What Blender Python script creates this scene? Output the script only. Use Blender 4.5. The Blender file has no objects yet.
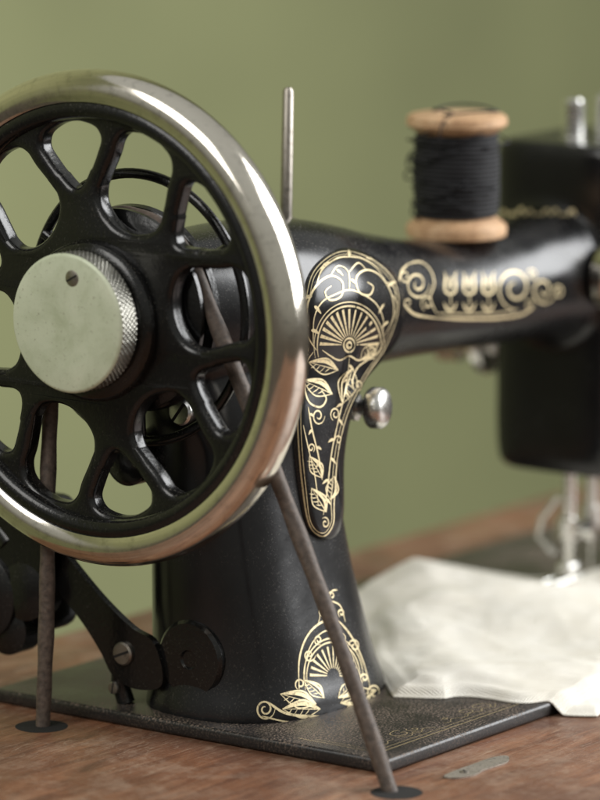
import bpy, bmesh, math, random
from mathutils import Vector, Matrix, noise
from mathutils.bvhtree import BVHTree
random.seed(4)
SC=bpy.context.scene
COL=SC.collection
# ------------------------------------------------------------------ camera frame (cm)
TH=math.radians(36.4); PI_=math.radians(10.0); FPX=4500.0
F=Vector((math.cos(TH)*math.cos(PI_), math.sin(TH)*math.cos(PI_), -math.sin(PI_)))
R=Vector((math.sin(TH),-math.cos(TH),0)); U=R.cross(F)
W=Vector((0,0,12.4))
CAM=W-132*F+5.72*R-2.52*U
def ray(px,py): return (F+R*((px-300)/FPX)-U*((py-400)/FPX)).normalized()

# ------------------------------------------------------------------ materials
def newmat(name):
    m=bpy.data.materials.new(name); m.use_nodes=True
    nt=m.node_tree; b=nt.nodes['Principled BSDF']
    return m,nt,b
def N(nt,t,**kw):
    n=nt.nodes.new(t)
    for k,v in kw.items(): setattr(n,k,v)
    return n
def ramp(nt,stops):
    n=nt.nodes.new('ShaderNodeValToRGB'); e=n.color_ramp.elements
    while len(e)<len(stops): e.new(.5)
    for i,(p,c) in enumerate(stops):
        e[i].position=p
        e[i].color=(c,c,c,1) if isinstance(c,(int,float)) else (*c,1)
    return n
def noisen(nt,scale,detail=4,rough=.55,vec=None,dist=0):
    n=nt.nodes.new('ShaderNodeTexNoise'); n.inputs['Scale'].default_value=scale
    n.inputs['Detail'].default_value=detail; n.inputs['Roughness'].default_value=rough
    n.inputs['Distortion'].default_value=dist
    if vec: nt.links.new(vec,n.inputs['Vector'])
    return n
def objvec(nt,sc=(1,1,1)):
    t=nt.nodes.new('ShaderNodeTexCoord'); m=nt.nodes.new('ShaderNodeMapping')
    m.inputs['Scale'].default_value=sc
    nt.links.new(t.outputs['Object'],m.inputs['Vector']); return m.outputs['Vector']
def mixc(nt,fac,a,b):
    n=nt.nodes.new('ShaderNodeMix'); n.data_type='RGBA'
    if isinstance(fac,(int,float)): n.inputs[0].default_value=fac
    else: nt.links.new(fac,n.inputs[0])
    for v,i in((a,6),(b,7)):
        if isinstance(v,tuple): n.inputs[i].default_value=(*v,1)
        else: nt.links.new(v,n.inputs[i])
    return n.outputs[2]
def bump(nt,b,h,strength=.3,dist=.0005):
    n=nt.nodes.new('ShaderNodeBump'); n.inputs['Strength'].default_value=strength
    n.inputs['Distance'].default_value=dist
    nt.links.new(h,n.inputs['Height']); nt.links.new(n.outputs[0],b.inputs['Normal'])

def mat_black(name,base=(.006,.006,.007),rough=(.15,.28),dust=.5,bmp=.12,dcol=(.20,.18,.15),th=(.60,.74),side=.4):
    m,nt,b=newmat(name); v=objvec(nt)
    n1=noisen(nt,1400,3,.6,v); r1=ramp(nt,[(th[0],0),(th[1],1)]); nt.links.new(n1.outputs[0],r1.inputs[0])
    n2=noisen(nt,45,5,.6,v); r2=ramp(nt,[(.38,.1),(.70,1)]); nt.links.new(n2.outputs[0],r2.inputs[0])
    mu=N(nt,'ShaderNodeMath',operation='MULTIPLY'); nt.links.new(r1.outputs[0],mu.inputs[0]); nt.links.new(r2.outputs[0],mu.inputs[1])
    g=N(nt,'ShaderNodeNewGeometry'); sx=N(nt,'ShaderNodeSeparateXYZ'); nt.links.new(g.outputs['Normal'],sx.inputs[0])
    mr=N(nt,'ShaderNodeMapRange'); nt.links.new(sx.outputs[2],mr.inputs[0]); mr.inputs[1].default_value=.0; mr.inputs[2].default_value=1
    mr.inputs[3].default_value=side; mr.inputs[4].default_value=1.5
    m3=N(nt,'ShaderNodeMath',operation='MULTIPLY'); nt.links.new(mu.outputs[0],m3.inputs[0]); nt.links.new(mr.outputs[0],m3.inputs[1])
    m4=N(nt,'ShaderNodeMath',operation='MULTIPLY'); m4.use_clamp=True; nt.links.new(m3.outputs[0],m4.inputs[0]); m4.inputs[1].default_value=dust
    c=mixc(nt,m4.outputs[0],base,dcol)
    nt.links.new(c,b.inputs['Base Color'])
    rr=ramp(nt,[(.3,rough[0]),(.75,rough[1])]); nt.links.new(n2.outputs[0],rr.inputs[0])
    ad=N(nt,'ShaderNodeMath',operation='MULTIPLY_ADD'); nt.links.new(m4.outputs[0],ad.inputs[0]); ad.inputs[1].default_value=.5; nt.links.new(rr.outputs[0],ad.inputs[2])
    nt.links.new(ad.outputs[0],b.inputs['Roughness'])
    b.inputs['Specular IOR Level'].default_value=.5
    n5=noisen(nt,700,3,.6,v); bump(nt,b,n5.outputs[0],bmp,.0003)
    return m
M_black=mat_black('black_enamel',rough=(.17,.32),dust=.6,bmp=.06,th=(.56,.74),side=.2)
M_cast=mat_black('cast_iron_black',(.005,.005,.005),(.14,.28),.55,.25,th=(.57,.73))
M_bed=mat_black('bed_enamel',(.014,.013,.013),(.26,.42),1.5,.15,(.19,.14,.105),(.48,.68))
def mat_metal(name,col,rough=(.1,.3),sc=60,dirt=.3,bmp=.05):
    m,nt,b=newmat(name); v=objvec(nt); b.inputs['Metallic'].default_value=1
    n=noisen(nt,sc,6,.65,v); r=ramp(nt,[(.35,rough[0]),(.75,rough[1])]); nt.links.new(n.outputs[0],r.inputs[0]); nt.links.new(r.outputs[0],b.inputs['Roughness'])
    n2=noisen(nt,sc*6,5,.7,v); r2=ramp(nt,[(.52,0),(.72,1)]); nt.links.new(n2.outputs[0],r2.inputs[0])
    mm=N(nt,'ShaderNodeMath',operation='MULTIPLY'); nt.links.new(r2.outputs[0],mm.inputs[0]); mm.inputs[1].default_value=dirt
    nt.links.new(mixc(nt,mm.outputs[0],col,tuple(c*.3 for c in col)),b.inputs['Base Color'])
    bump(nt,b,n2.outputs[0],bmp,.0003); return m
M_nickel=mat_metal('aged_nickel',(.78,.73,.64),(.09,.20),50,.4)
M_steel=mat_metal('steel',(.74,.73,.70),(.2,.38),80,.35)
M_knurl=mat_metal('knurled_steel',(.42,.41,.36),(.3,.5),80,.5)
M_dark=mat_metal('dull_dark_steel',(.34,.31,.27),(.35,.55),80,.6)
M_gold=mat_metal('gold_decal',(.84,.70,.42),(.38,.5),160,1.2)
M_gold.node_tree.nodes['Principled BSDF'].inputs['Metallic'].default_value=.35
M_goldworn=mat_metal('worn_gold_decal',(.32,.25,.14),(.4,.6),200,.95)
M_goldworn.node_tree.nodes['Principled BSDF'].inputs['Metallic'].default_value=.3
def mat_cap():
    m,nt,b=newmat('worn_cream_plate'); v=objvec(nt)
    n=noisen(nt,900,4,.7,v); r=ramp(nt,[(.60,0),(.70,1)]); nt.links.new(n.outputs[0],r.inputs[0])
    n2=noisen(nt,70,6,.65,v,.4); c0=ramp(nt,[(.28,(.46,.51,.35)),(.5,(.58,.63,.47)),(.72,(.65,.69,.53))]); nt.links.new(n2.outputs[0],c0.inputs[0])
    mm=N(nt,'ShaderNodeMath',operation='MULTIPLY'); nt.links.new(r.outputs[0],mm.inputs[0]); mm.inputs[1].default_value=.7
    nt.links.new(mixc(nt,mm.outputs[0],c0.outputs[0],(.20,.18,.12)),b.inputs['Base Color'])
    b.inputs['Metallic'].default_value=.1
    r3=ramp(nt,[(.3,.35),(.7,.55)]); nt.links.new(n2.outputs[0],r3.inputs[0]); nt.links.new(r3.outputs[0],b.inputs['Roughness'])
    bump(nt,b,n.outputs[0],.12,.0003); return m
M_cap=mat_cap()
def mat_wood(name,dark,mid,light,rough=.42,spec=.4,dust=.35,patch=0):
    m,nt,b=newmat(name); v=objvec(nt,(1,7,7))
    n=noisen(nt,22,8,.62,v,1.2); c=ramp(nt,[(.28,dark),(.48,mid),(.72,light)]); nt.links.new(n.outputs[0],c.inputs[0])
    v2=objvec(nt,(1,30,30)); n2=noisen(nt,60,4,.6,v2); r2=ramp(nt,[(.35,.6),(.6,1)]); nt.links.new(n2.outputs[0],r2.inputs[0])
    mx=nt.nodes.new('ShaderNodeMix'); mx.data_type='RGBA'; mx.blend_type='MULTIPLY'; mx.inputs[0].default_value=.8
    nt.links.new(c.outputs[0],mx.inputs[6]); nt.links.new(r2.outputs[0],mx.inputs[7])
    v3=objvec(nt); n3=noisen(nt,1100,3,.7,v3); r3=ramp(nt,[(.55,0),(.72,dust)]); nt.links.new(n3.outputs[0],r3.inputs[0])
    col=mixc(nt,r3.outputs[0],mx.outputs[2],(.42,.35,.28))
    if patch:
        n9=noisen(nt,14,6,.65,v3,.5); r9=ramp(nt,[(.38,.0),(.60,.7)]); nt.links.new(n9.outputs[0],r9.inputs[0])
        col=mixc(nt,r9.outputs[0],col,(.095,.045,.028))
        n6=noisen(nt,70,10,.8,v3); r6=ramp(nt,[(.49,0),(.64,patch)]); nt.links.new(n6.outputs[0],r6.inputs[0])
        col=mixc(nt,r6.outputs[0],col,(.33,.23,.165))
        for sc_,rot_ in ((9,.5),(14,-.9),(11,1.9)):
            tcn=nt.nodes.new('ShaderNodeTexCoord'); mp=nt.nodes.new('ShaderNodeMapping'); mp.inputs['Rotation'].default_value=(0,0,rot_); mp.inputs['Scale'].default_value=(1,14,1)
            nt.links.new(tcn.outputs['Object'],mp.inputs['Vector'])
            ns=noisen(nt,sc_*2,2,.5,mp.outputs['Vector'],.2); rs=ramp(nt,[(.495,0),(.5,.45),(.505,0)]); nt.links.new(ns.outputs[0],rs.inputs[0])
            nm=noisen(nt,sc_*2.3,3,.6,v3); rm=ramp(nt,[(.48,0),(.56,1)]); nt.links.new(nm.outputs[0],rm.inputs[0])
            mm=N(nt,'ShaderNodeMath',operation='MULTIPLY'); nt.links.new(rs.outputs[0],mm.inputs[0]); nt.links.new(rm.outputs[0],mm.inputs[1])
            col=mixc(nt,mm.outputs[0],col,(.45,.35,.26))
    nt.links.new(col,b.inputs['Base Color'])
    n4=noisen(nt,30,5,.6,v3); r4=ramp(nt,[(.3,rough-.1),(.7,rough+.15)]); nt.links.new(n4.outputs[0],r4.inputs[0]); nt.links.new(r4.outputs[0],b.inputs['Roughness'])
    b.inputs['Specular IOR Level'].default_value=spec
    bump(nt,b,n2.outputs[0],.35,.0004); return m
M_wood=mat_wood('mahogany_top',(.085,.032,.016),(.22,.092,.046),(.36,.175,.093),patch=.5)
M_spool=mat_wood('spool_wood',(.40,.23,.12),(.58,.36,.20),(.68,.46,.28),.5,.3,.1)
def mat_simple(name,col,rough=.6,nscale=200,var=.3,bmp=.3,metal=0):
    m,nt,b=newmat(name); v=objvec(nt); n=noisen(nt,nscale,6,.6,v)
    c=ramp(nt,[(.3,tuple(x*(1-var) for x in col)),(.7,tuple(min(1,x*(1+var)) for x in col))]); nt.links.new(n.outputs[0],c.inputs[0])
    nt.links.new(c.outputs[0],b.inputs['Base Color']); b.inputs['Roughness'].default_value=rough; b.inputs['Metallic'].default_value=metal
    bump(nt,b,n.outputs[0],bmp,.0005); return m
M_belt=mat_simple('old_leather_cord',(.085,.062,.048),.62,500,.5,.6)
M_thread=mat_simple('black_thread',(.008,.008,.010),.75,900,.4,.6)
M_hole=mat_simple('dark_hole',(.006,.005,.004),.9)
def mat_cloth():
    m,nt,b=newmat('cream_cotton'); v=objvec(nt)
    n=noisen(nt,60,6,.6,v); c=ramp(nt,[(.3,(.81,.76,.66)),(.7,(.89,.85,.77))]); nt.links.new(n.outputs[0],c.inputs[0]); nt.links.new(c.outputs[0],b.inputs['Base Color'])
    b.inputs['Roughness'].default_value=.95; b.inputs['Specular IOR Level'].default_value=.1
    w1=N(nt,'ShaderNodeTexWave'); w1.inputs['Scale'].default_value=420; w1.inputs['Distortion'].default_value=2; nt.links.new(v,w1.inputs['Vector'])
    w2=N(nt,'ShaderNodeTexWave',bands_direction='Y'); w2.inputs['Scale'].default_value=420; w2.inputs['Distortion'].default_value=2; nt.links.new(v,w2.inputs['Vector'])
    a=N(nt,'ShaderNodeMath',operation='ADD'); nt.links.new(w1.outputs[1],a.inputs[0]); nt.links.new(w2.outputs[1],a.inputs[1])
    n3=noisen(nt,120,5,.55,v,.5); a2=N(nt,'ShaderNodeMath',operation='MULTIPLY_ADD'); nt.links.new(n3.outputs[0],a2.inputs[0]); a2.inputs[1].default_value=3; nt.links.new(a.outputs[0],a2.inputs[2])
    bump(nt,b,a2.outputs[0],.45,.0008); return m
M_cloth=mat_cloth()
M_wall=mat_simple('olive_plaster',(.292,.306,.150),.85,3.5,.13,.1)

# ------------------------------------------------------------------ mesh helpers (cm)
ALL=[]
def obj_from_bm(name,bm,mats,parent=None,sharp=40,smooth=True):
    me=bpy.data.meshes.new(name); bmesh.ops.recalc_face_normals(bm,faces=bm.faces); bm.to_mesh(me); bm.free()
    return obj_from_me(name,me,mats,parent,sharp,smooth)
def obj_from_me(name,me,mats,parent=None,sharp=40,smooth=True):
    if not isinstance(mats,(list,tuple)): mats=[mats]
    for m in mats: me.materials.append(m)
    if smooth:
        for p in me.polygons: p.use_smooth=True
        if sharp: me.set_sharp_from_angle(angle=math.radians(sharp))
    o=bpy.data.objects.new(name,me); COL.objects.link(o); ALL.append(o)
    if parent is not None: setparent(o,parent)
    return o
PAR=[]
def setparent(o,p): PAR.append((o,p))
def frame(axis):
    a=Vector(axis).normalized(); t=Vector((0,0,1)) if abs(a.z)<.9 else Vector((0,1,0))
    e1=t.cross(a).normalized(); e2=a.cross(e1); return a,e1,e2
def lathe(bm,origin,axis,prof,seg=64,mat=0,closed=False,rfun=None,capends=True):
    a,e1,e2=frame(axis); o=Vector(origin); rings=[]
    for (h,r) in prof:
        ring=[]
        for i in range(seg):
            t=2*math.pi*i/seg; rr=r if rfun is None else rfun(h,r,t)
            ring.append(bm.verts.new(o+a*h+(e1*math.cos(t)+e2*math.sin(t))*rr))
        rings.append(ring)
    n=len(rings); rng=range(n) if closed else range(n-1)
    for j in rng:
        A,B=rings[j],rings[(j+1)%n]
        for i in range(seg):
            f=bm.faces.new((A[i],A[(i+1)%seg],B[(i+1)%seg],B[i])); f.material_index=mat
    if not closed and capends:
        for rg,ok in((rings[0],prof[0][1]),(rings[-1],prof[-1][1])):
            if ok>1e-6:
                f=bm.faces.new(rg); f.material_index=mat
    return rings
def tube(bm,pts,rad,seg=12,mat=0,closed=False):
    pts=[Vector(p) for p in pts]; n=len(pts); rings=[]; prev=None
    for i,p in enumerate(pts):
        if closed: t=(pts[(i+1)%n]-pts[i-1]).normalized()
        else: t=(pts[min(i+1,n-1)]-pts[max(i-1,0)]).normalized()
        if prev is None: _,e1,e2=frame(t)
        else:
            e1=(prev-t*prev.dot(t)).normalized(); e2=t.cross(e1)
        prev=e1; r=rad(i/(n-1)) if callable(rad) else rad
        rings.append([bm.verts.new(p+(e1*math.cos(2*math.pi*k/seg)+e2*math.sin(2*math.pi*k/seg))*r) for k in range(seg)])
    for j in range(n if closed else n-1):
        A,B=rings[j],rings[(j+1)%n]
        for k in range(seg):
            f=bm.faces.new((A[k],A[(k+1)%seg],B[(k+1)%seg],B[k])); f.material_index=mat
    if not closed:
        bm.faces.new(rings[0]).material_index=mat; bm.faces.new(rings[-1]).material_index=mat
def rbox(bm,x0,x1,y0,y1,z0,z1,b=.1,seg=3,mat=0,M=None):
    r=bmesh.ops.create_cube(bm,size=1); vs=r['verts']
    for v in vs: v.co=Vector(((x0+x1)/2+v.co.x*(x1-x0),(y0+y1)/2+v.co.y*(y1-y0),(z0+z1)/2+v.co.z*(z1-z0)))
    if M is not None: bmesh.ops.transform(bm,matrix=M,verts=vs)
    es=list({e for v in vs for e in v.link_edges})
    for f in {f for v in vs for f in v.link_faces}: f.material_index=mat
    if b: bmesh.ops.bevel(bm,geom=es,offset=b,segments=seg,profile=.5,affect='EDGES')
def empty(name,loc,label,cat):
    e=bpy.data.objects.new(name,None); e.location=loc; COL.objects.link(e); e['label']=label; e['category']=cat
    e.empty_display_size=.02; ALL.append(e); return e
def interp(tab,t):
    if t<=tab[0][0]: return list(tab[0][1:])
    for i in range(len(tab)-1):
        if tab[i][0]<=t<=tab[i+1][0]:
            p0=tab[max(i-1,0)]; p1=tab[i]; p2=tab[i+1]; p3=tab[min(i+2,len(tab)-1)]
            s=(t-p1[0])/(p2[0]-p1[0]); out=[]
            for k in range(1,len(p1)):
                m1=(p2[k]-p0[k])/(p2[0]-p0[0])*(p2[0]-p1[0]); m2=(p3[k]-p1[k])/(p3[0]-p1[0])*(p2[0]-p1[0])
                h=(2*s**3-3*s*s+1)*p1[k]+(s**3-2*s*s+s)*m1+(-2*s**3+3*s*s)*p2[k]+(s**3-s*s)*m2; out.append(h)
            return out
    return list(tab[-1][1:])
def sgp(v,e): return math.copysign(abs(v)**e,v)
def loftrings(bm,rings):
    R_=[[bm.verts.new(p) for p in rg] for rg in rings]; n=len(R_[0])
    for j in range(len(R_)-1):
        for i in range(n): bm.faces.new((R_[j][i],R_[j][(i+1)%n],R_[j+1][(i+1)%n],R_[j+1][i]))
    bm.faces.new(R_[0]); bm.faces.new(R_[-1])
# ------------------------------------------------------------------ machine
machine=empty('sewing_machine',(6,-1,0),'antique black sewing machine with gold ornament and nickel-rimmed hand wheel','sewing machine')
bm=bmesh.new()
pil=[(-.2,2.05,9.95,-4.45,1.65,2.6),(0.0,2.05,9.95,-4.45,1.65,2.6),(.35,2.1,9.9,-4.4,1.6,2.6),(1.0,2.25,9.65,-4.2,1.5,2.6),(2.2,2.35,9.35,-3.95,1.45,2.6),(4.1,2.4,9.0,-3.55,1.4,2.6),(6.5,2.5,8.8,-3.15,1.4,2.6),
     (7.6,2.5,9.05,-3.05,1.5,2.6),(8.6,2.4,9.7,-3.0,1.7,2.6),(9.5,2.3,10.9,-2.9,1.9,2.6),(10.3,2.2,12.2,-2.7,2.0,2.6),(11.3,2.2,12.6,-2.5,2.1,2.6)]
rings=[]
for k in range(60):
    z=-.2+k*11.5/59; x0,x1,y0,y1,n=interp(pil,z); rg=[]
    for i in range(72):
        t=2*math.pi*i/72
        rg.append(Vector(((x0+x1)/2+(x1-x0)/2*sgp(math.cos(t),2/n),(y0+y1)/2+(y1-y0)/2*sgp(math.sin(t),2/n),z)))
    rings.append(rg)
loftrings(bm,rings)
arm=[(1.3,10.6,14.0,-1.75,1.75),(2.0,10.1,14.25,-2.1,2.1),(4,9.6,14.45,-2.8,2.5),(6.5,9.3,14.5,-3.15,2.6),(8.5,9.3,14.35,-3.1,2.5),(10.5,9.3,13.95,-2.75,2.3),(12.5,9.25,13.45,-2.35,2.1),(15,9.15,12.95,-2.0,1.9),(18,9.0,12.6,-1.9,1.8),(20.5,8.9,12.6,-1.95,1.85),(22.5,8.75,12.8,-2.05,1.95),(23.4,8.5,13.0,-2.15,2.05),(25,8.0,13.4,-2.2,2.1)]
rings=[]
for k in range(100):
    x=1.3+k*23.7/99; z0,z1,y0,y1=interp(arm,x); rg=[]
    for i in range(64):
        t=2*math.pi*i/64
        rg.append(Vector((x,(y0+y1)/2+(y1-y0)/2*sgp(math.cos(t),2/2.3),(z0+z1)/2+(z1-z0)/2*sgp(math.sin(t),2/2.3))))
    rings.append(rg)
loftrings(bm,rings)
hd=[(3.9,24.0,28.6,-2.3,2.05),(4.2,23.7,28.9,-2.6,2.35),(7,23.6,29,-2.7,2.42),(12,23.6,29,-2.7,2.42),(14.9,23.6,29,-2.7,2.42),(15.2,23.7,28.9,-2.6,2.35)]
rings=[]
for k in range(50):
    z=3.9+k*11.3/49; x0,x1,y0,y1=interp(hd,z); rg=[]
    for i in range(96):
        t=2*math.pi*i/96
        rg.append(Vector(((x0+x1)/2+(x1-x0)/2*sgp(math.cos(t),2/7),(y0+y1)/2+(y1-y0)/2*sgp(math.sin(t),2/7),z)))
    rings.append(rg)
loftrings(bm,rings)
bmesh.ops.recalc_face_normals(bm,faces=bm.faces)
me=bpy.data.meshes.new('tmp'); bm.to_mesh(me); bm.free()
tmp=bpy.data.objects.new('tmp',me); COL.objects.link(tmp)
md=tmp.modifiers.new('r','REMESH'); md.mode='VOXEL'; md.voxel_size=.13
ms=tmp.modifiers.new('s','SMOOTH'); ms.iterations=14; ms.factor=.5
dg=bpy.context.evaluated_depsgraph_get(); dg.update()
body_me=bpy.data.meshes.new_from_object(tmp.evaluated_get(dg)); bpy.data.objects.remove(tmp)
bb=bmesh.new(); bb.from_mesh(body_me); body_bvh=BVHTree.FromBMesh(bb)

def catmull(P,closed=True,sub=8):
    out=[]; n=len(P)
    for i in range(n if closed else n-1):
        if closed: a,b,c,d=P[i-1],P[i],P[(i+1)%n],P[(i+2)%n]
        else: a,b,c,d=P[max(i-1,0)],P[i],P[i+1],P[min(i+2,n-1)]
        for k in range(sub):
            t=k/sub
            out.append(tuple(.5*((2*b[j])+(-a[j]+c[j])*t+(2*a[j]-5*b[j]+4*c[j]-d[j])*t*t+(-a[j]+3*b[j]-3*c[j]+d[j])*t**3) for j in range(len(b))))
    if not closed: out.append(P[-1])
    return out
# raised ornamental panel on the side of the pillar
pan=[(301,300),(312,266),(340,247),(372,254),(398,278),(403,310),(391,346),(370,378),(353,412),(343,452),(339,500),(336,528),(324,541),(308,530),(298,490),(293,430),(294,360)]
def to_xz(px,py,y0):
    d=ray(px,py)
    h=body_bvh.ray_cast(CAM,d)[0]
    if h is not None and h.y<-1.6: return (h.x,h.z)
    t=(y0-CAM.y)/d.y; p=CAM+d*t; return (p.x,p.z)
pxz=[to_xz(px,py,-2.7) for px,py in pan]
out=catmull(pxz,True,8)
def hit_side(x,z):
    h=body_bvh.ray_cast(Vector((x,-12,z)),Vector((0,1,0)))
    return h[0] if h[0] is not None and h[0].y<0 else None
NR=18
def shrink(p,f):
    s=min(1,max(0,(p[1]-8.5)/3.5)); s=s*s*(3-2*s)
    sx=6.95*(1-s)+(7.9+(p[0]-7.9)*.12)*s; szc=5.8+(12.2-5.8)*min(1,max(0,(p[1]-4.9)/(13.7-4.9)))
    return (sx+(p[0]-sx)*f,szc+(p[1]-szc)*f)
bm=bmesh.new(); vr=[]
for k in range(NR+1):
    f=1-k/NR*.97
    if k==0: f=1.02
    ring=[]
    for p in out:
        q=shrink(p,f); h=hit_side(*q)
        y=h.y if h else -2.4
        ring.append(bm.verts.new((q[0],y,q[1])))
    vr.append(ring)
n=len(out)
for k in range(NR):
    for i in range(n): bm.faces.new((vr[k][i],vr[k][(i+1)%n],vr[k+1][(i+1)%n],vr[k+1][i]))
bm.faces.new(vr[-1])
for it in range(25): bmesh.ops.smooth_vert(bm,verts=[v for r_ in vr[1:] for v in r_],factor=.5,use_axis_y=True)
for k,r_ in enumerate(vr):
    edge=min(1,k/2.4); lift=.02+.17*math.sin(edge*math.pi/2)+.20*(1-(1-k/NR)**2)
    if k==0: lift=-.15
    for v in r_: v.co.y-=lift
bmesh.ops.recalc_face_normals(bm,faces=bm.faces)
panel_bm=bm; panel_bvh=BVHTree.FromBMesh(bm)

# bed
bed_bm=bmesh.new()
BX0,BX1,BY0,BY1=1.5,33.5,-9.07,5.75
TZ=-.44
rbox(bed_bm,BX0,BX1,BY0,BY1,TZ+.01,0,.11,3)

# ---- gold ornament: ribbons laid on the real surfaces
WS=1.08
def ribbon(bm,bvh,pts,w,mat=1,off=.012,prof=None,extra=None):
    w=w*WS
    P=[];Nn=[]
    for (px,py) in pts:
        h=bvh.ray_cast(CAM,ray(px,py))
        if h[0] is None: continue
        if extra and not extra(h[0]): continue
        nn=h[1] if h[1].dot(F)<0 else -h[1]
        P.append(h[0]+nn*off); Nn.append(nn)
    if len(P)<2: return
    L=[];n=len(P)
    for i in range(n):
        t=P[min(i+1,n-1)]-P[max(i-1,0)]
        if t.length<1e-7: t=Vector((1,0,0))
        s=Nn[i].cross(t.normalized()).normalized()
        f=prof(i/(n-1)) if prof else min(1,.35+4*min(i,n-1-i)/n)
        L.append((bm.verts.new(P[i]-s*w*.5*f),bm.verts.new(P[i]+s*w*.5*f)))
    for i in range(n-1):
        if (P[i+1]-P[i]).length>.8: continue
        try:
            f=bm.faces.new((L[i][0],L[i][1],L[i+1][1],L[i+1][0])); f.material_index=mat
        except Exception: pass
def curve(P,sub=10): return catmull([tuple(map(float,p)) for p in P],False,sub)
def spiral(cx,cy,r0,r1,a0,turns,asp=.72,n=40):
    return [(cx+asp*(r0+(r1-r0)*k/n)*math.cos(a0+turns*2*math.pi*k/n),cy+(r0+(r1-r0)*k/n)*math.sin(a0+turns*2*math.pi*k/n)) for k in range(n+1)]
leafp=lambda t: max(0,math.sin(math.pi*min(1,t**.75)))**.9+.02
def leaf(b,B,p,q,w,extra=None):
    mx,my=p[0]*.55+q[0]*.45,p[1]*.55+q[1]*.45
    dx,dy=q[0]-p[0],q[1]-p[1]; L=math.hypot(dx,dy) or 1; nx,ny=-dy/L,dx/L
    g=L*.26*w/.19
    ribbon(b,B,curve([p,(mx+nx*g,my+ny*g),q],10),.055,prof=lambda t:.25+.75*math.sin(math.pi*t),off=.014,extra=extra)
    ribbon(b,B,curve([p,(mx-nx*g,my-ny*g),q],10),.04,prof=lambda t:.3+.7*math.sin(math.pi*t),off=.014,extra=extra)
    ribbon(b,B,curve([p,(mx,my),q],8),.04,prof=lambda t:1-.8*t,off=.015,extra=extra)
    ribbon(b,B,curve([p,(mx+nx*g*.6,my+ny*g*.6),q],10),g*.42/33,prof=leafp,off=.0165,extra=extra)
    for t in (.28,.44,.6,.74):
        cx_,cy_=p[0]+dx*t,p[1]+dy*t; hh=g*.85*math.sin(math.pi*t)
        ribbon(b,B,[(cx_,cy_),(cx_-nx*hh*.5+dx*.05,cy_-ny*hh*.5+dy*.05),(cx_-nx*hh+dx*.12,cy_-ny*hh+dy*.12)],.03,off=.013,extra=extra)
def vine(b,B,P,w,n,size,extra=None,leafw=.085):
    C=curve(P); ribbon(b,B,C,w,extra=extra)
    for k in range(n):
        i=int((k+.7)/(n+.6)*(len(C)-2)); x,y=C[i]; x2,y2=C[i+1]; a=math.atan2(y2-y,x2-x); s=1 if k%2 else -1
        aa=a+s*1.0; q=(x+.75*size*math.cos(aa),y+size*math.sin(aa))
        ribbon(b,B,curve([(x,y),((x+q[0])/2,(y+q[1])/2-1),q],6),leafw,prof=leafp,off=.013,extra=extra)
B=panel_bvh; b=panel_bm; w=.052
def insetpan(dist):
    o_=[]
    for (x,y) in pan:
        sx=346+(x-346)*.1 if y<370 else 318; sy=min(max(y,300),505)
        d=math.hypot(x-sx,y-sy); k=(d-dist)/d; o_.append((sx+(x-sx)*k,sy+(y-sy)*k))
    o_=catmull(o_,True,10); o_.append(o_[0]); return o_
ribbon(b,B,insetpan(5),.05); ribbon(b,B,insetpan(8),.025)
for k in range(15):
    a=math.radians(-178+k*176/14); ribbon(b,B,[(349+math.cos(a)*r*.82,345+math.sin(a)*r) for r in (9,17,26,36)],.10,prof=lambda t:.25+.75*t)
for r,w_ in ((40,.05),(44,.03)): ribbon(b,B,[(349+.80*r*math.cos(math.radians(t)),346+r*math.sin(math.radians(t))) for t in range(-196,17,6)],w_)
ribbon(b,B,[(349+.8*7*math.cos(t*.4),345+7*math.sin(t*.4)) for t in range(17)],.06)
ribbon(b,B,[(349+.8*3*math.cos(t*.4),345+3*math.sin(t*.4)) for t in range(17)],.08)
for q,ww in (([(316,350),(306,332),(307,306),(316,286),(330,276),(342,282),(341,296),(330,300),(325,292),(331,286)],.062),
          ([(384,336),(393,316),(391,294),(380,276),(366,270),(356,278),(359,292),(369,295),(373,287),(367,282)],.062),
          ([(313,344),(314,318),(322,302),(336,294),(349,290),(362,294),(376,304),(383,320),(382,336)],.045),
          ([(316,286),(322,270),(336,259),(348,257),(362,259),(376,268),(386,282)],.05),
          ([(330,276),(338,266),(348,272),(349,290)],.045),([(366,270),(358,263),(349,272)],.045),
          ([(307,306),(304,318),(308,326)],.04),([(391,294),(397,304),(394,318)],.04),
          ([(386,282),(394,288),(396,298)],.04),
          ([(313,352),(305,365),(304,385),(309,402),(320,407),(326,399),(321,390)],.055),
          ([(384,338),(378,352),(367,360),(357,368),(352,382),(355,392)],.055),
          ([(322,350),(338,360),(349,356),(360,360),(376,348)],.05)): ribbon(b,B,curve(q),ww)
for (p,q) in (((330,262),(320,270)),((366,258),(376,262)),((349,257),(349,250)),((312,296),(303,300)),((388,286),(396,282)),((314,306),(321,314)),((384,304),(378,314)),((336,270),(343,276)),((311,330),(319,334)),((388,322),(381,328)),((356,284),(350,280))):
    ribbon(b,B,curve([p,((p[0]+q[0])/2,(p[1]+q[1])/2-1),q],6),.10,prof=leafp)
vine(b,B,[(349,358),(347,380),(343,400),(337,425),(331,455),(327,490),(323,515)],w,9,9)
vine(b,B,[(308,407),(312,430),(318,455),(322,480)],w,4,7)
ribbon(b,B,curve([(303,425),(309,452),(315,478),(318,505)]),.035)
for (cx_,cy_,r0,r1,a0,tn) in ((318,416,9,2,0,1.4),(325,523,6,1,4,1.3),(372,352,7,1.5,1,1.4),(335,414,7,1.5,2,1.4),(358,385,6,1,2,-1.3),(306,350,5,1,1,1.3),(311,448,5,1,1,-1.3),(338,440,5,1,3,1.2)):
    ribbon(b,B,spiral(cx_,cy_,r0,r1,a0,tn),.045)
for (p,q) in [((338,370),(308,362)),((332,394),(302,380)),((352,368),(342,404)),((322,478),(309,456)),((326,512),(311,488)),((330,500),(334,476)),((360,360),(378,344))]:
    leaf(b,B,p,q,.19)
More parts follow.
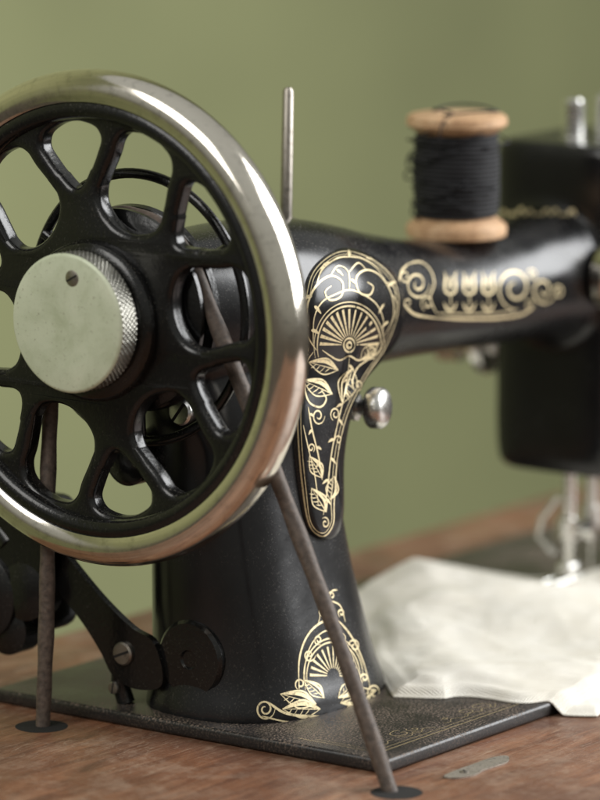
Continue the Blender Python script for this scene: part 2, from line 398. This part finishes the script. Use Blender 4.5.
# arm band
B=body_bvh; b=bb
onarm=lambda p: p.x>10.2 and p.y<1.2
for q,ww in (([(436,318),(470,319),(500,318),(522,314),(534,306)],.08),([(436,313),(470,314),(500,313),(518,309)],.04),([(408,264),(401,272),(399,286),(403,302),(414,314),(436,318)],.08),
          ([(408,264),(420,262),(430,270),(434,284),(430,298),(436,313)],.06)):
    ribbon(b,B,curve(q,12),ww,extra=onarm)
for (cx_,cy_,r0,r1,a0,tn,ww) in ((417,284,15,2.5,0,1.6,.065),(427,303,8,1.5,2,1.4,.05),(515,288,22,5,1.5,1.5,.07),(543,290,15,3,0,1.5,.06),(558,292,7,1.5,3,1.4,.05),(405,276,7,1.5,0,1.3,.045),(530,304,6,1.5,1,1.2,.04),(532,275,6,1.5,3,1.2,.04),(408,303,6,1,1,1.2,.04)):
    ribbon(b,B,spiral(cx_,cy_,r0,r1,a0,tn,.85),ww,extra=onarm)
for fx in (450,469,488):
    ribbon(b,B,[(fx,313),(fx+.5,302),(fx,293)],.05,extra=onarm)
    for s in (-1,1):
        ribbon(b,B,curve([(fx,295),(fx+s*5.0,291),(fx+s*5.4,284),(fx+s*4.6,277),(fx+s*6.4,271)],7),.11,prof=lambda t:max(.1,math.sin(math.pi*min(1,t*.9+.12))),extra=onarm)
        ribbon(b,B,curve([(fx,311),(fx+s*4,308),(fx+s*6.5,302)],6),.09,prof=leafp,extra=onarm)
    ribbon(b,B,[(fx,291),(fx,285),(fx,280),(fx,275)],.13,prof=leafp,extra=onarm)
for k in range(9):
    ribbon(b,B,curve([(500+k*8.5,216),(504+k*8.5,211+3*math.sin(k*2)),(508+k*8.5,216)],5),.12,prof=leafp)
ribbon(b,B,[(497,219),(520,220),(550,219),(575,216)],.07)
# base ornament of the pillar
for q,ww in (([(268,702),(285,713),(310,716),(345,714),(378,700)],.07),([(262,716),(290,722),(330,722),(378,708)],.045),
          ([(299,692),(299,660),(307,636),(322,622),(338,622),(352,638),(363,662),(371,692)],.065),
          ([(305,690),(305,664),(312,643),(325,631),(338,634),(349,650),(358,672),(362,690)],.04),
          ([(330,622),(327,606),(331,592),(337,590)],.05),([(318,624),(322,610),(330,602),(340,606),(345,622)],.045)):
    ribbon(b,B,curve(q,12),ww)
for (cx_,cy_,r0,r1,a0,tn) in ((265,709,11,2,0,1.8),(374,692,8,1.5,2,1.6),(309,655,7,1,0,1.3),(354,646,7,1,3,1.3),(331,596,6,1,1,1.2),(318,640,5,1,1,1.4),(342,638,5,1,2,1.4),(300,684,6,1,2,1.3),(364,678,5,1,2,1.3),(322,612,4,1,1,1.2),(341,613,4,1,2,1.2)):
    ribbon(b,B,spiral(cx_,cy_,r0,r1,a0,tn,.9),.05)
for k in range(13):
    a=math.radians(-178+k*14.7); ribbon(b,B,[(333+math.cos(a)*r*.78,676+math.sin(a)*r) for r in (8,18,30)],.08,prof=lambda t:.3+.7*t)
for r in (34,38): ribbon(b,B,[(333+.78*r*math.cos(math.radians(t)),676+r*math.sin(math.radians(t))) for t in range(-190,12,8)],.045)
for (p,q) in (((316,704),(280,694)),((320,709),(282,709)),((324,698),(304,680)),((340,703),(376,690)),((345,709),(378,703)),((338,698),(358,680))):
    leaf(b,B,p,q,.17)
# faint worn border on the bed
b=bed_bm
def bedstroke(pts,w):
    n=len(pts); L=[]
    for i in range(n):
        t=(Vector(pts[min(i+1,n-1)])-Vector(pts[max(i-1,0)])).normalized(); s=Vector((-t.y,t.x))
        L.append((b.verts.new((pts[i][0]-s.x*w/2,pts[i][1]-s.y*w/2,.004)),b.verts.new((pts[i][0]+s.x*w/2,pts[i][1]+s.y*w/2,.004))))
    for i in range(n-1): b.faces.new((L[i][0],L[i][1],L[i+1][1],L[i+1][0])).material_index=1
bedstroke([(2.1,-5.5),(2.1,-8.4),(33,-8.4)],.05)
bedstroke([(2.3,-6),(2.3,-8.2),(33,-8.2)],.03)
for k in range(11):
    x0=3.0+k*1.15+.3*math.sin(k*2.3); rr=.22+.12*math.sin(k*1.7)
    bedstroke([(x0+1.5*rr*math.cos(k+t*.45)*(1-t/18),-7.6+rr*math.sin(k+t*.45)*(1-t/18)) for t in range(15)],.04)
    bedstroke([(x0-.5+1.1*t/10,-7.9+.10*math.sin(t*.9+k)) for t in range(11)],.03)

body=bpy.data.meshes.new('arm_and_pillar'); bb.to_mesh(body); bb.free()
o=obj_from_me('arm',body,[M_black,M_gold],machine,None)
me=bpy.data.meshes.new('p'); panel_bm.to_mesh(me); panel_bm.free()
o=obj_from_me('ornamental_panel',me,[M_black,M_gold],machine,None)
me=bpy.data.meshes.new('b'); bed_bm.to_mesh(me); bed_bm.free()
obj_from_me('bed_plate',me,[M_bed,M_goldworn],machine,30)

# hand wheel: cast spider
cu=bpy.data.curves.new('c','CURVE'); cu.dimensions='2D'; cu.fill_mode='BOTH'; cu.extrude=.13; cu.bevel_depth=.19; cu.bevel_resolution=5
def addspl(pts):
    s=cu.splines.new('POLY'); s.points.add(len(pts)-1)
    for i,p in enumerate(pts): s.points[i].co=(p[0],p[1],0,1)
    s.use_cyclic_u=True
addspl([(6.45*math.cos(2*math.pi*i/120),6.45*math.sin(2*math.pi*i/120)) for i in range(120)])
fork=[(3.72,0),(3.86,.34),(4.25,.68),(4.8,1.04),(5.35,1.30),(5.78,1.12),(6.00,.55),(6.05,0)]
betw=[(2.72,0),(2.84,.62),(3.2,1.16),(3.75,1.38),(4.35,1.34),(4.95,1.26),(5.45,1.24),(5.82,1.0),(6.00,.5),(6.05,0)]
def hole(tab,A):
    L=[(r,d) for r,d in tab]; full=L+[(r,-d) for r,d in reversed(L[1:-1])]
    full=catmull(full,True,6)
    ca,sa=math.cos(A),math.sin(A)
    pts=[]
    for r,d in full:
        rr=math.sqrt(max(r*r-d*d*.8,.1)) if r>4.3 else r
        pts.append((rr*ca-d*sa,rr*sa+d*ca))
    addspl(pts)
for k in range(6):
    hole(fork,math.radians(40+60*k)); hole(betw,math.radians(70+60*k))
co=bpy.data.objects.new('c',cu); COL.objects.link(co); dg=bpy.context.evaluated_depsgraph_get(); dg.update()
wm=bpy.data.meshes.new_from_object(co.evaluated_get(dg)); bpy.data.objects.remove(co)
for v in wm.vertices:
    x,y,z=v.co; r=math.hypot(x,y)
    v.co=(-z*(1.0+.5*max(0,(3.6-r)/3.6))-.15*max(0,(4-r)/4)+.1, -x, 12.4+y)
bw=bmesh.new(); bw.from_mesh(wm); bmesh.ops.remove_doubles(bw,verts=bw.verts,dist=.002)
lathe(bw,(0,0,12.4),(-1,0,0),[(-1.3,1.4),(-.5,2.2),(.3,2.40),(.55,2.35),(.66,2.2),(.70,2.0),(.9,1.95),(1.05,1.9),(1.05,.01)],72)
pr=[(.40,6.5),(.50,6.35),(.52,6.2),(.48,6.05),(.36,5.96),(.2,5.92),(-.2,5.92),(-.4,6.0),(-.4,6.5)]
lathe(bw,(0.0,0,12.4),(-1,0,0),pr,120,closed=True)
WOFF=Vector((0,.2,-.17))
bmesh.ops.translate(bw,verts=bw.verts,vec=WOFF)
wheel=obj_from_bm('hand_wheel',bw,M_cast,machine,50)
bm=bmesh.new()
prof=[]
for i in range(40):
    t=2*math.pi*i/40; prof.append((.68*sgp(math.sin(t),.85),6.79+.57*sgp(math.cos(t),.9)))
lathe(bm,(0.08,0,12.4),(-1,0,0),prof,180,closed=True)
for f in bm.faces:
    c=f.calc_center_median(); 
    if math.hypot(c.y,c.z-12.4)<6.47: f.material_index=1
bmesh.ops.translate(bm,verts=bm.verts,vec=WOFF)
obj_from_bm('rim',bm,[M_nickel,M_cast],wheel,None)
bm=bmesh.new()
lathe(bm,(.13,0,12.4),(1,0,0),[(.25,2.3),(.55,3.05),(.7,3.05),(.95,2.55),(1.2,3.05),(1.4,3.1),(1.45,2.5),(1.9,1.6)],80)
lathe(bm,(0.1,0,12.4),(1,0,0),[(1.45+.13*math.cos(t),4.0+.16*math.sin(t)) for t in [k*math.pi/5 for k in range(10)]],90,closed=True)
for a in (0.5,2.6,4.7): 
    c_,s_=math.cos(a),math.sin(a); tube(bm,[(1.5,2.4*c_,12.4+2.4*s_),(1.55,4.0*c_,12.4+4.0*s_)],.2,10)
obj_from_bm('pulley',bm,M_cast,wheel,40)
# hub cap: knurled
bm=bmesh.new(); seg=540
def knurl(h,r,t):
    if 1.16<h<1.83:
        a=(t*84/(2*math.pi)+(h-1.1)*5.2)%1; c=(t*84/(2*math.pi)-(h-1.1)*5.2)%1
        return r+.036*(min(abs(a-.5),abs(c-.5))*2)
    return r
hp=[(.9,1.6),(1.08,1.98),(1.13,2.02)]+[(1.16+.67*k/22,2.04) for k in range(23)]+[(1.85,2.05),(1.9,2.01),(1.92,1.95),(1.93,1.2),(1.935,.01)]
lathe(bm,(0,0,12.4),(-1,0,0),hp,seg,rfun=knurl)
for f in bm.faces:
    c=f.calc_center_median()
    if c.x>-1.87: f.material_index=1
CO=Vector((.26,.12,-.08)); bmesh.ops.translate(bm,verts=bm.verts,vec=CO)
cap=obj_from_bm('hub_cap',bm,[M_cap,M_knurl],wheel,35)
def screw(name,o,axis,r,h,mat,parent,slot_ang=0,dome=.3):
    bm=bmesh.new(); a,e1,e2=frame(axis)
    lathe(bm,o,axis,[(-.3,r*.9),(0,r),(h*.6,r),(h,r*.86),(h+.01,.01)],28)
    ob=obj_from_bm(name,bm,mat,parent,35)
    bm=bmesh.new(); c,s=math.cos(slot_ang),math.sin(slot_ang); d=e1*c+e2*s; q=a.cross(d)
    c0=Vector(o)+a*(h+.004)
    vs=[bm.verts.new(c0+d*x*r*.84+q*y*r*.11+a*zz) for zz in (.0,.012) for x,y in((-1,-1),(1,-1),(1,1),(-1,1))]
    bm.faces.new(vs[:4]); bm.faces.new(vs[4:])
    for i in range(4): bm.faces.new((vs[i],vs[(i+1)%4],vs[4+(i+1)%4],vs[4+i]))
    me2=bpy.data.meshes.new('s'); bm.to_mesh(me2); bm.free()
    bm=bmesh.new(); bm.from_mesh(ob.data); nf=len(bm.faces); bm.from_mesh(me2); bm.faces.ensure_lookup_table()
    for f in bm.faces[nf:]: f.material_index=1
    bm.to_mesh(ob.data); bm.free(); ob.data.materials.append(M_hole); return ob
screw('cap_screw',(-1.66,-.13,13.67),(-1,0,0),.24,.03,M_dark,cap,.5)
boss=bmesh.new()
lathe(boss,(2.55,-1.3,1.75),(-1,0,0),[(-.4,1.2),(.2,1.2),(.3,1.1),(.32,.3),(.25,.25),(.25,.01)],48)
obj_from_bm('pivot_boss',boss,M_cast,machine,35)
screw('screw',(2.25,-1.1,9.3),(-1,0,0),.42,.18,M_steel,machine,.9)
bm=bmesh.new(); lathe(bm,(2.5,1.0,7.6),(-1,0,0),[(-.5,.8),(.3,.8),(.4,.65),(.4,.01)],40); obj_from_bm('oil_cover',bm,M_cast,machine,35)
# bobbin winder bracket
bm=bmesh.new()
def plate(pts,x0,x1):
    a=[bm.verts.new((x0,y,z)) for y,z in pts]; c=[bm.verts.new((x1,y,z)) for y,z in pts]
    bm.faces.new(a); bm.faces.new(c)
    for i in range(len(pts)): bm.faces.new((a[i],a[(i+1)%len(pts)],c[(i+1)%len(pts)],c[i]))
plate(catmull([(-.4,.9),(-.1,2.1),(.8,2.5),(2.0,3.3),(3.4,4.5),(4.6,5.6),(5.6,5.2),(5.2,4.2),(3.9,3.4),(2.8,2.5),(2.0,1.6),(1.5,.9),(.6,.6)],True,6),2.1,2.35)
lathe(bm,(1.5,5.2,4.4),(1,0,0),[(0,.3),(0,1.6),(.35,1.7),(.5,1.3),(.7,1.3),(.85,1.7),(1.2,1.6),(1.2,.3)],48)
lathe(bm,(1.2,6.2,2.9),(1,0,0),[(0,1.0),(.2,1.4),(1.0,1.4),(1.2,1.0)],40)
lathe(bm,(1.4,4.5,3.2),(1,0,0),[(0,.5),(.1,.9),(.9,.9),(1.1,.5)],32)
lathe(bm,(1.5,5.3,1.9),(1,0,0),[(0,.5),(.1,.8),(.9,.8),(1.1,.5)],32)
rbox(bm,2.2,3.8,4.0,7.6,1.8,6.0,.5,4)
tube(bm,[(2.5,1.3,.0),(2.45,1.5,.6),(2.35,1.4,1.2)],.28,12)
tube(bm,[(1.8,5.2,4.6),(1.9,6.2,5.6),(2.2,7.4,5.8)],.4,12)
obj_from_bm('bobbin_winder',bm,M_cast,machine,35)
screw('screw',(2.1,1.05,1.65),(-1,0,0),.36,.15,M_dark,machine,.4)
screw('screw',(2.22,1.5,.5),(-1,0,0),.2,.14,M_dark,machine,1.4)
# thumb screw on pillar
bm=bmesh.new()
def kn(h,r,t): return r*(1+.03*math.cos(t*36)) if .95<h<1.35 else r
lathe(bm,(8.95,-2.15,8.6),(.22,-1,.03),[(-.4,.3),(.3,.3),(.3,.42),(.5,.42),(.55,.25),(.78,.25),(.82,.42),(.88,.56),(.98,.62),(1.3,.62),(1.4,.56),(1.47,.42),(1.5,.2),(1.51,.01)],72,rfun=kn)
obj_from_bm('thumb_screw',bm,M_steel,machine,50)
# spool pins
bm=bmesh.new(); lathe(bm,(8.9,0,13.9),(0.03,0,1),[(-.1,.36),(.35,.36),(.4,.19),(4.3,.17),(4.4,.1),(4.42,.01)],24); obj_from_bm('spool_pin',bm,M_dark,machine,35)
bm=bmesh.new(); lathe(bm,(18.2,0,12.2),(0,0,1),[(0,.3),(.35,.3),(.35,.16),(4.1,.16),(4.15,.01)],24); obj_from_bm('spool_pin',bm,M_steel,machine,35)
# head fittings
bm=bmesh.new(); lathe(bm,(25.6,0.3,14.8),(0,0,1),[(0,.45),(.4,.45),(.45,.36),(1.6,.36),(1.7,.28),(1.7,.01)],32); obj_from_bm('presser_screw',bm,M_steel,machine,35)
bm=bmesh.new(); lathe(bm,(26.9,-.1,14.8),(0,0,1),[(0,.5),(.3,.5),(.3,.38),(1.7,.36),(1.8,.2),(1.8,.01)],32); obj_from_bm('needle_bar',bm,M_steel,machine,35)
bm=bmesh.new(); lathe(bm,(24.7,-.25,4.3),(0,0,-1),[(-.3,.24),(2.0,.24),(2.0,.42),(2.7,.42),(2.75,.2),(3.7,.16)],24)
rbox(bm,24.35,25.05,-.55,.05,.3,.75,.12); rbox(bm,23.4,25.2,-.65,-.35,.12,.32,.06); rbox(bm,23.4,25.2,-.15,.15,.12,.32,.06)
tube(bm,[(24.6,.1,3),(24.3,.6,2.2),(24.3,.7,1.6),(24.5,.2,1.0)],.1,8)
lathe(bm,(24.7,-.4,1.95),(.3,-1,0),[(0,.2),(.5,.2),(.5,.35),(.8,.35),(.8,.01)],20)
obj_from_bm('presser_foot',bm,M_steel,machine,35)
bm=bmesh.new(); lathe(bm,(26.1,-.25,4.3),(0,0,-1),[(-.3,.24),(1.8,.24),(1.8,.4),(2.5,.4),(2.5,.08),(4.1,.04)],24); obj_from_bm('needle_clamp',bm,M_steel,machine,35)
bm=bmesh.new(); lathe(bm,(25,2.1,8.0),(-.15,1,-.05),[(0,.5),(.9,.5),(.95,1.0),(1.1,1.05),(1.2,.9),(1.35,1.0),(1.5,.9),(1.55,.4),(2.1,.4),(2.15,.64),(2.9,.62),(3.0,.35),(3.01,.01)],40); obj_from_bm('tension_knob',bm,M_steel,machine,35)
bm=bmesh.new(); lathe(bm,(24.0,-2.3,10.9),(-.05,-1,0),[(0,1.2),(.42,1.2),(.5,1.1),(.5,.01)],48); obj_from_bm('cover_plate',bm,M_nickel,machine,35)

# ------------------------------------------------------------------ belt
bm=bmesh.new(); BXX=1.08; PR=2.85
def tang(y,z,side):
    dx,dz=y,z-12.4; d=math.hypot(dx,dz); a=math.atan2(dz,dx); b_=math.acos(PR/d); return a+side*b_
pr_,pl_=(-11.6,-3.2),(2.55,-3.2)
aR=tang(*pr_,-1)
aL=tang(pl_[0]+.5,pl_[1],1)
aR%=2*math.pi; aL%=2*math.pi
if aR<aL: aR+=2*math.pi
pts=[]
e0=(PR*math.cos(aL),12.4+PR*math.sin(aL)); e1_=(PR*math.cos(aR),12.4+PR*math.sin(aR))
for k in range(40): t=k/40; pts.append((-.1+(BXX+.1)*t+.03*math.sin(t*9),pl_[0]+(e0[0]-pl_[0])*t+.04*math.sin(t*11),pl_[1]+(e0[1]-pl_[1])*t))
for k in range(31):
    a=aL+(aR-aL)*k/30; pts.append((BXX,PR*math.cos(a),12.4+PR*math.sin(a)))
for k in range(1,41): t=k/40; pts.append((BXX+(-.25-BXX)*t**2.2+.03*math.sin(t*8),e1_[0]+(pr_[0]-e1_[0])*t+.05*math.sin(t*7),e1_[1]+(pr_[1]-e1_[1])*t))
tube(bm,pts,lambda t:.235+.012*math.sin(t*160)+.01*math.sin(t*57),14)
o=obj_from_bm('drive_belt',bm,M_belt,None,None)
o['label']='worn brown leather cord belt looped over hand wheel into table holes'; o['category']='belt'

# ------------------------------------------------------------------ spool
sp=empty('thread_spool',(18.2,0,12.62),'wooden spool of black thread standing on the machine arm','thread spool')
bm=bmesh.new(); z0=12.66
lathe(bm,(18.2,0,z0),(0,0,1),[(0,.2),(0,1.5),(.06,1.62),(.32,1.65),(.42,1.6),(.85,1.05),(.9,.8),(3.2,.8),(3.25,1.05),(3.62,1.6),(3.7,1.65),(3.92,1.62),(4.0,1.5),(4.0,.25),(3.4,.2),(.02,.19)],64,closed=True)
obj_from_bm('spool_core',bm,M_spool,sp,35)
bm=bmesh.new()
def thr(h,r,t): return r+.035*math.sin(h*42+t)+.03*noise.noise(Vector((math.cos(t)*2,math.sin(t)*2,h*3)))
lathe(bm,(18.2,0,z0),(0,0,1),[(.68,1.0)]+[(.72+2.65*k/110,1.33+.07*math.sin(math.pi*k/110)) for k in range(111)]+[(3.4,1.0)],64,rfun=thr)
for s in range(22):
    a=random.uniform(0,6.28); h=random.uniform(.9,3.2); P=[]
    L_=random.uniform(.6,2.2); sl=random.uniform(-.8,.8); am=random.uniform(.05,.32)
    for k in range(14):
        t=k/13; P.append((18.2+(1.4+am*math.sin(math.pi*t))*math.cos(a+L_*t),(1.4+am*math.sin(math.pi*t))*math.sin(a+L_*t),z0+h+sl*t+.06*math.sin(t*9)))
    tube(bm,P,.03,5)
P=[]
for k in range(60):
    t=k/59; a=3.3+t*6.5; rr=1.0+.35*math.sin(t*5); P.append((18.2+rr*math.cos(a),rr*math.sin(a),z0+4.05+.14*abs(math.sin(t*9))))
P+= [(18.2-1.7,-.6,z0+3.9),(18.2-1.75,-.5,z0+3.4),(18.2-1.5,-.3,z0+3.0)]
tube(bm,P,.035,6)
obj_from_bm('thread',bm,M_thread,sp,None)

# ------------------------------------------------------------------ cloth
bm=bmesh.new(); A_=Vector((7.8,-4.9)); B_=Vector((10.9,-10.3)); C_=Vector((34,-4.6)); D_=Vector((17.5,4.8)); NS,NT=170,260
def ground(x,y):
    e=min(max((BY0+.1-y)/.5,0),1); return -(.42*e*e*(3-2*e))
def ridge(v,p=1.5): return (.5+.5*math.cos(v))**p
def sm(v): v=min(1,max(0,v)); return v*v*(3-2*v)
grid=[]
for j in range(NT+1):
    row=[]
    for i in range(NS+1):
        s=i/NS; t=j/NT
        p=A_*(1-s)*(1-t)+B_*s*(1-t)+C_*s*t+D_*(1-s)*t
        p=p+Vector((.6*noise.noise(Vector((s*4,t*5,5))),.6*noise.noise(Vector((s*4,t*5,9)))))
        x,y=p
        nn=lambda f,o_: noise.noise(Vector((x*f,y*f,o_)))
        rn=lambda f,o_: 1-abs(noise.noise(Vector((x*f,y*f,o_))))*2.2
        edge=sm(min(s*10,t*14,(1-s)*9,(1-t)*12))
        border=sm(min(s*45,t*55,(1-s)*45,(1-t)*55))
        h=.05+.10*border+edge*.16*max(0,nn(.22,1)+.4)
        q=(x*.45+y*.75)+2.6*nn(.12,3); q2=(x*.8-y*.5)+2.4*nn(.13,13)
        h+=edge*(.30*ridge(q*1.25,1.5)*max(0,.5+nn(.17,21))+.22*ridge(q2*1.15,1.7)*max(0,.4+nn(.17,31)))
        h+=edge*(.05*max(0,rn(.40,2))+.02*max(0,rn(.9,6))+.02*nn(1.4,4))
        back=sm((t-.30)/.45)*sm(s*4)*math.exp(-((s-.1)/.42)**2)
        h+=.95*back*edge**.5*(.9+.5*nn(.24,7))+edge*back*.42*ridge(q*1.7+1,1.3)+edge*back*.07*max(0,rn(.5,12))
        # rolled fold near the far border and hem along the near one
        h+=.28*math.exp(-((1-t-.10)/.035)**2)*sm(s*6)*(.6+nn(.3,41))
        h+=.12*math.exp(-((s-.035)/.018)**2)*edge+.06*math.exp(-((t-.025)/.01)**2)
        d2=((x-24.6)**2+(y+.25)**2)**.5
        h=min(h,.12+.28*max(0,d2-1.1))
        row.append((x,y,ground(x,y)+max(h,.05)))
    grid.append(row)
top=[[bm.verts.new(p) for p in row] for row in grid]
bot=[[bm.verts.new((p[0],p[1],max(p[2]-.12,ground(p[0],p[1])+.012))) for p in row] for row in grid]
for j in range(NT):
    for i in range(NS):
        bm.faces.new((top[j][i],top[j][i+1],top[j+1][i+1],top[j+1][i])); bm.faces.new((bot[j][i],bot[j+1][i],bot[j+1][i+1],bot[j][i+1]))
for j in range(NT):
    for i in (0,NS): bm.faces.new((top[j][i],top[j+1][i],bot[j+1][i],bot[j][i]))
for i in range(NS):
    for j in (0,NT): bm.faces.new((top[j][i],top[j][i+1],bot[j][i+1],bot[j][i]))
o=obj_from_bm('cloth',bm,M_cloth,None,None); o['label']='crumpled cream cotton cloth lying on the machine bed'; o['category']='cloth'

# ------------------------------------------------------------------ table
table=empty('table',(0,-10,-4),'worn reddish-brown wooden table top with dust and belt holes','table')
bm=bmesh.new(); rbox(bm,-40,44,-50,10.2,TZ-3,TZ,.35,4); o=obj_from_bm('table_top',bm,M_wood,table,30)
for (hx_,hy_,rr) in ((.1,-10.45,.75),(.05,2.62,.8)):
    bm=bmesh.new()
    lathe(bm,(hx_,hy_,TZ),(0,0,1),[(.004,.01),(.004,rr)],40,capends=False)
    obj_from_bm('belt_hole',bm,M_hole,table,None)
bm=bmesh.new()
pts=[(x-1.6,y-1.18) for x,y in catmull([(4.0,-9.35),(5.6,-9.3),(6.6,-9.35),(6.9,-9.6),(6.3,-9.95),(5.2,-9.9),(4.6,-10.0),(3.9,-9.75)],True,6)]
a=[bm.verts.new((x,y,TZ+.004)) for x,y in pts]; c=[bm.verts.new((x,y,TZ+.05)) for x,y in pts]
bm.faces.new(a); bm.faces.new(c)
for i in range(len(pts)): bm.faces.new((a[i],a[(i+1)%len(pts)],c[(i+1)%len(pts)],c[i]))
M_latch=mat_metal('worn_latch',(.36,.32,.27),(.4,.6),160,1.1,.4)
M_latch.node_tree.nodes['Principled BSDF'].inputs['Metallic'].default_value=.6
latch=obj_from_bm('latch_plate',bm,M_latch,table,30)
screw('screw',(3.0,-10.8,TZ+.05),(0,0,1),.14,.03,M_dark,latch,.8)

# wall
bm=bmesh.new(); rbox(bm,-120,330,95,99,-120,160,.0); o=obj_from_bm('wall',bm,M_wall,None,None,False); o['label']='plain olive green painted wall behind the table'; o['category']='wall'

# ------------------------------------------------------------------ to metres
S=.01
for o in ALL:
    if o.type=='MESH': o.data.transform(Matrix.Scale(S,4))
    else: o.location=o.location*S
bpy.context.view_layer.update()
for o,p in PAR:
    o.parent=p
    mw=Matrix.Translation(p.location) if p.type=='EMPTY' else Matrix.Identity(4)
    o.matrix_parent_inverse=mw.inverted()
bpy.context.view_layer.update()

# ------------------------------------------------------------------ camera
cd=bpy.data.cameras.new('camera'); cam=bpy.data.objects.new('camera',cd); COL.objects.link(cam)
cd.sensor_fit='VERTICAL'; cd.sensor_height=36; cd.sensor_width=27; cd.lens=FPX/800*36; cd.clip_end=50; cd.clip_start=.05
rot=Matrix((R,U,-F)).transposed().to_4x4(); cam.matrix_world=Matrix.Translation(CAM*S)@rot
cd.dof.use_dof=True; cd.dof.focus_distance=1.335; cd.dof.aperture_fstop=7.5
SC.camera=cam
# ------------------------------------------------------------------ light
w_=bpy.data.worlds.new('World'); SC.world=w_; w_.use_nodes=True; nt=w_.node_tree; bg=nt.nodes['Background']
tc=N(nt,'ShaderNodeTexCoord'); sx=N(nt,'ShaderNodeSeparateXYZ'); nt.links.new(tc.outputs['Generated'],sx.inputs[0])
rp=ramp(nt,[(.0,(.08,.07,.055)),(.42,(.12,.105,.085)),(.55,(.40,.40,.36)),(1,(.62,.63,.60))])
mr=N(nt,'ShaderNodeMapRange'); nt.links.new(sx.outputs[2],mr.inputs[0]); mr.inputs[1].default_value=-1; mr.inputs[2].default_value=1
nt.links.new(mr.outputs[0],rp.inputs[0]); nt.links.new(rp.outputs[0],bg.inputs[0]); bg.inputs[1].default_value=.75
def area(name,loc,target,sx_,sy_,power,col):
    l=bpy.data.lights.new(name,'AREA'); l.shape='RECTANGLE'; l.size=sx_; l.size_y=sy_; l.energy=power; l.color=col
    o=bpy.data.objects.new(name,l); COL.objects.link(o); o.location=loc
    o.rotation_euler=(Vector(target)-Vector(loc)).to_track_quat('-Z','Y').to_euler(); return o
area('window_light',(1.0,-.90,.72),(.08,0,.08),1.05,1.1,38,(.98,.99,1.0))
area('wheel_fill_light',(-.9,.15,.95),(.0,0,.1),.7,.7,8,(1,.98,.94))  # added soft fill to brighten wheel and hub cap, not an actual window
SC.view_settings.view_transform='Standard'; SC.view_settings.look='None'; SC.view_settings.exposure=0
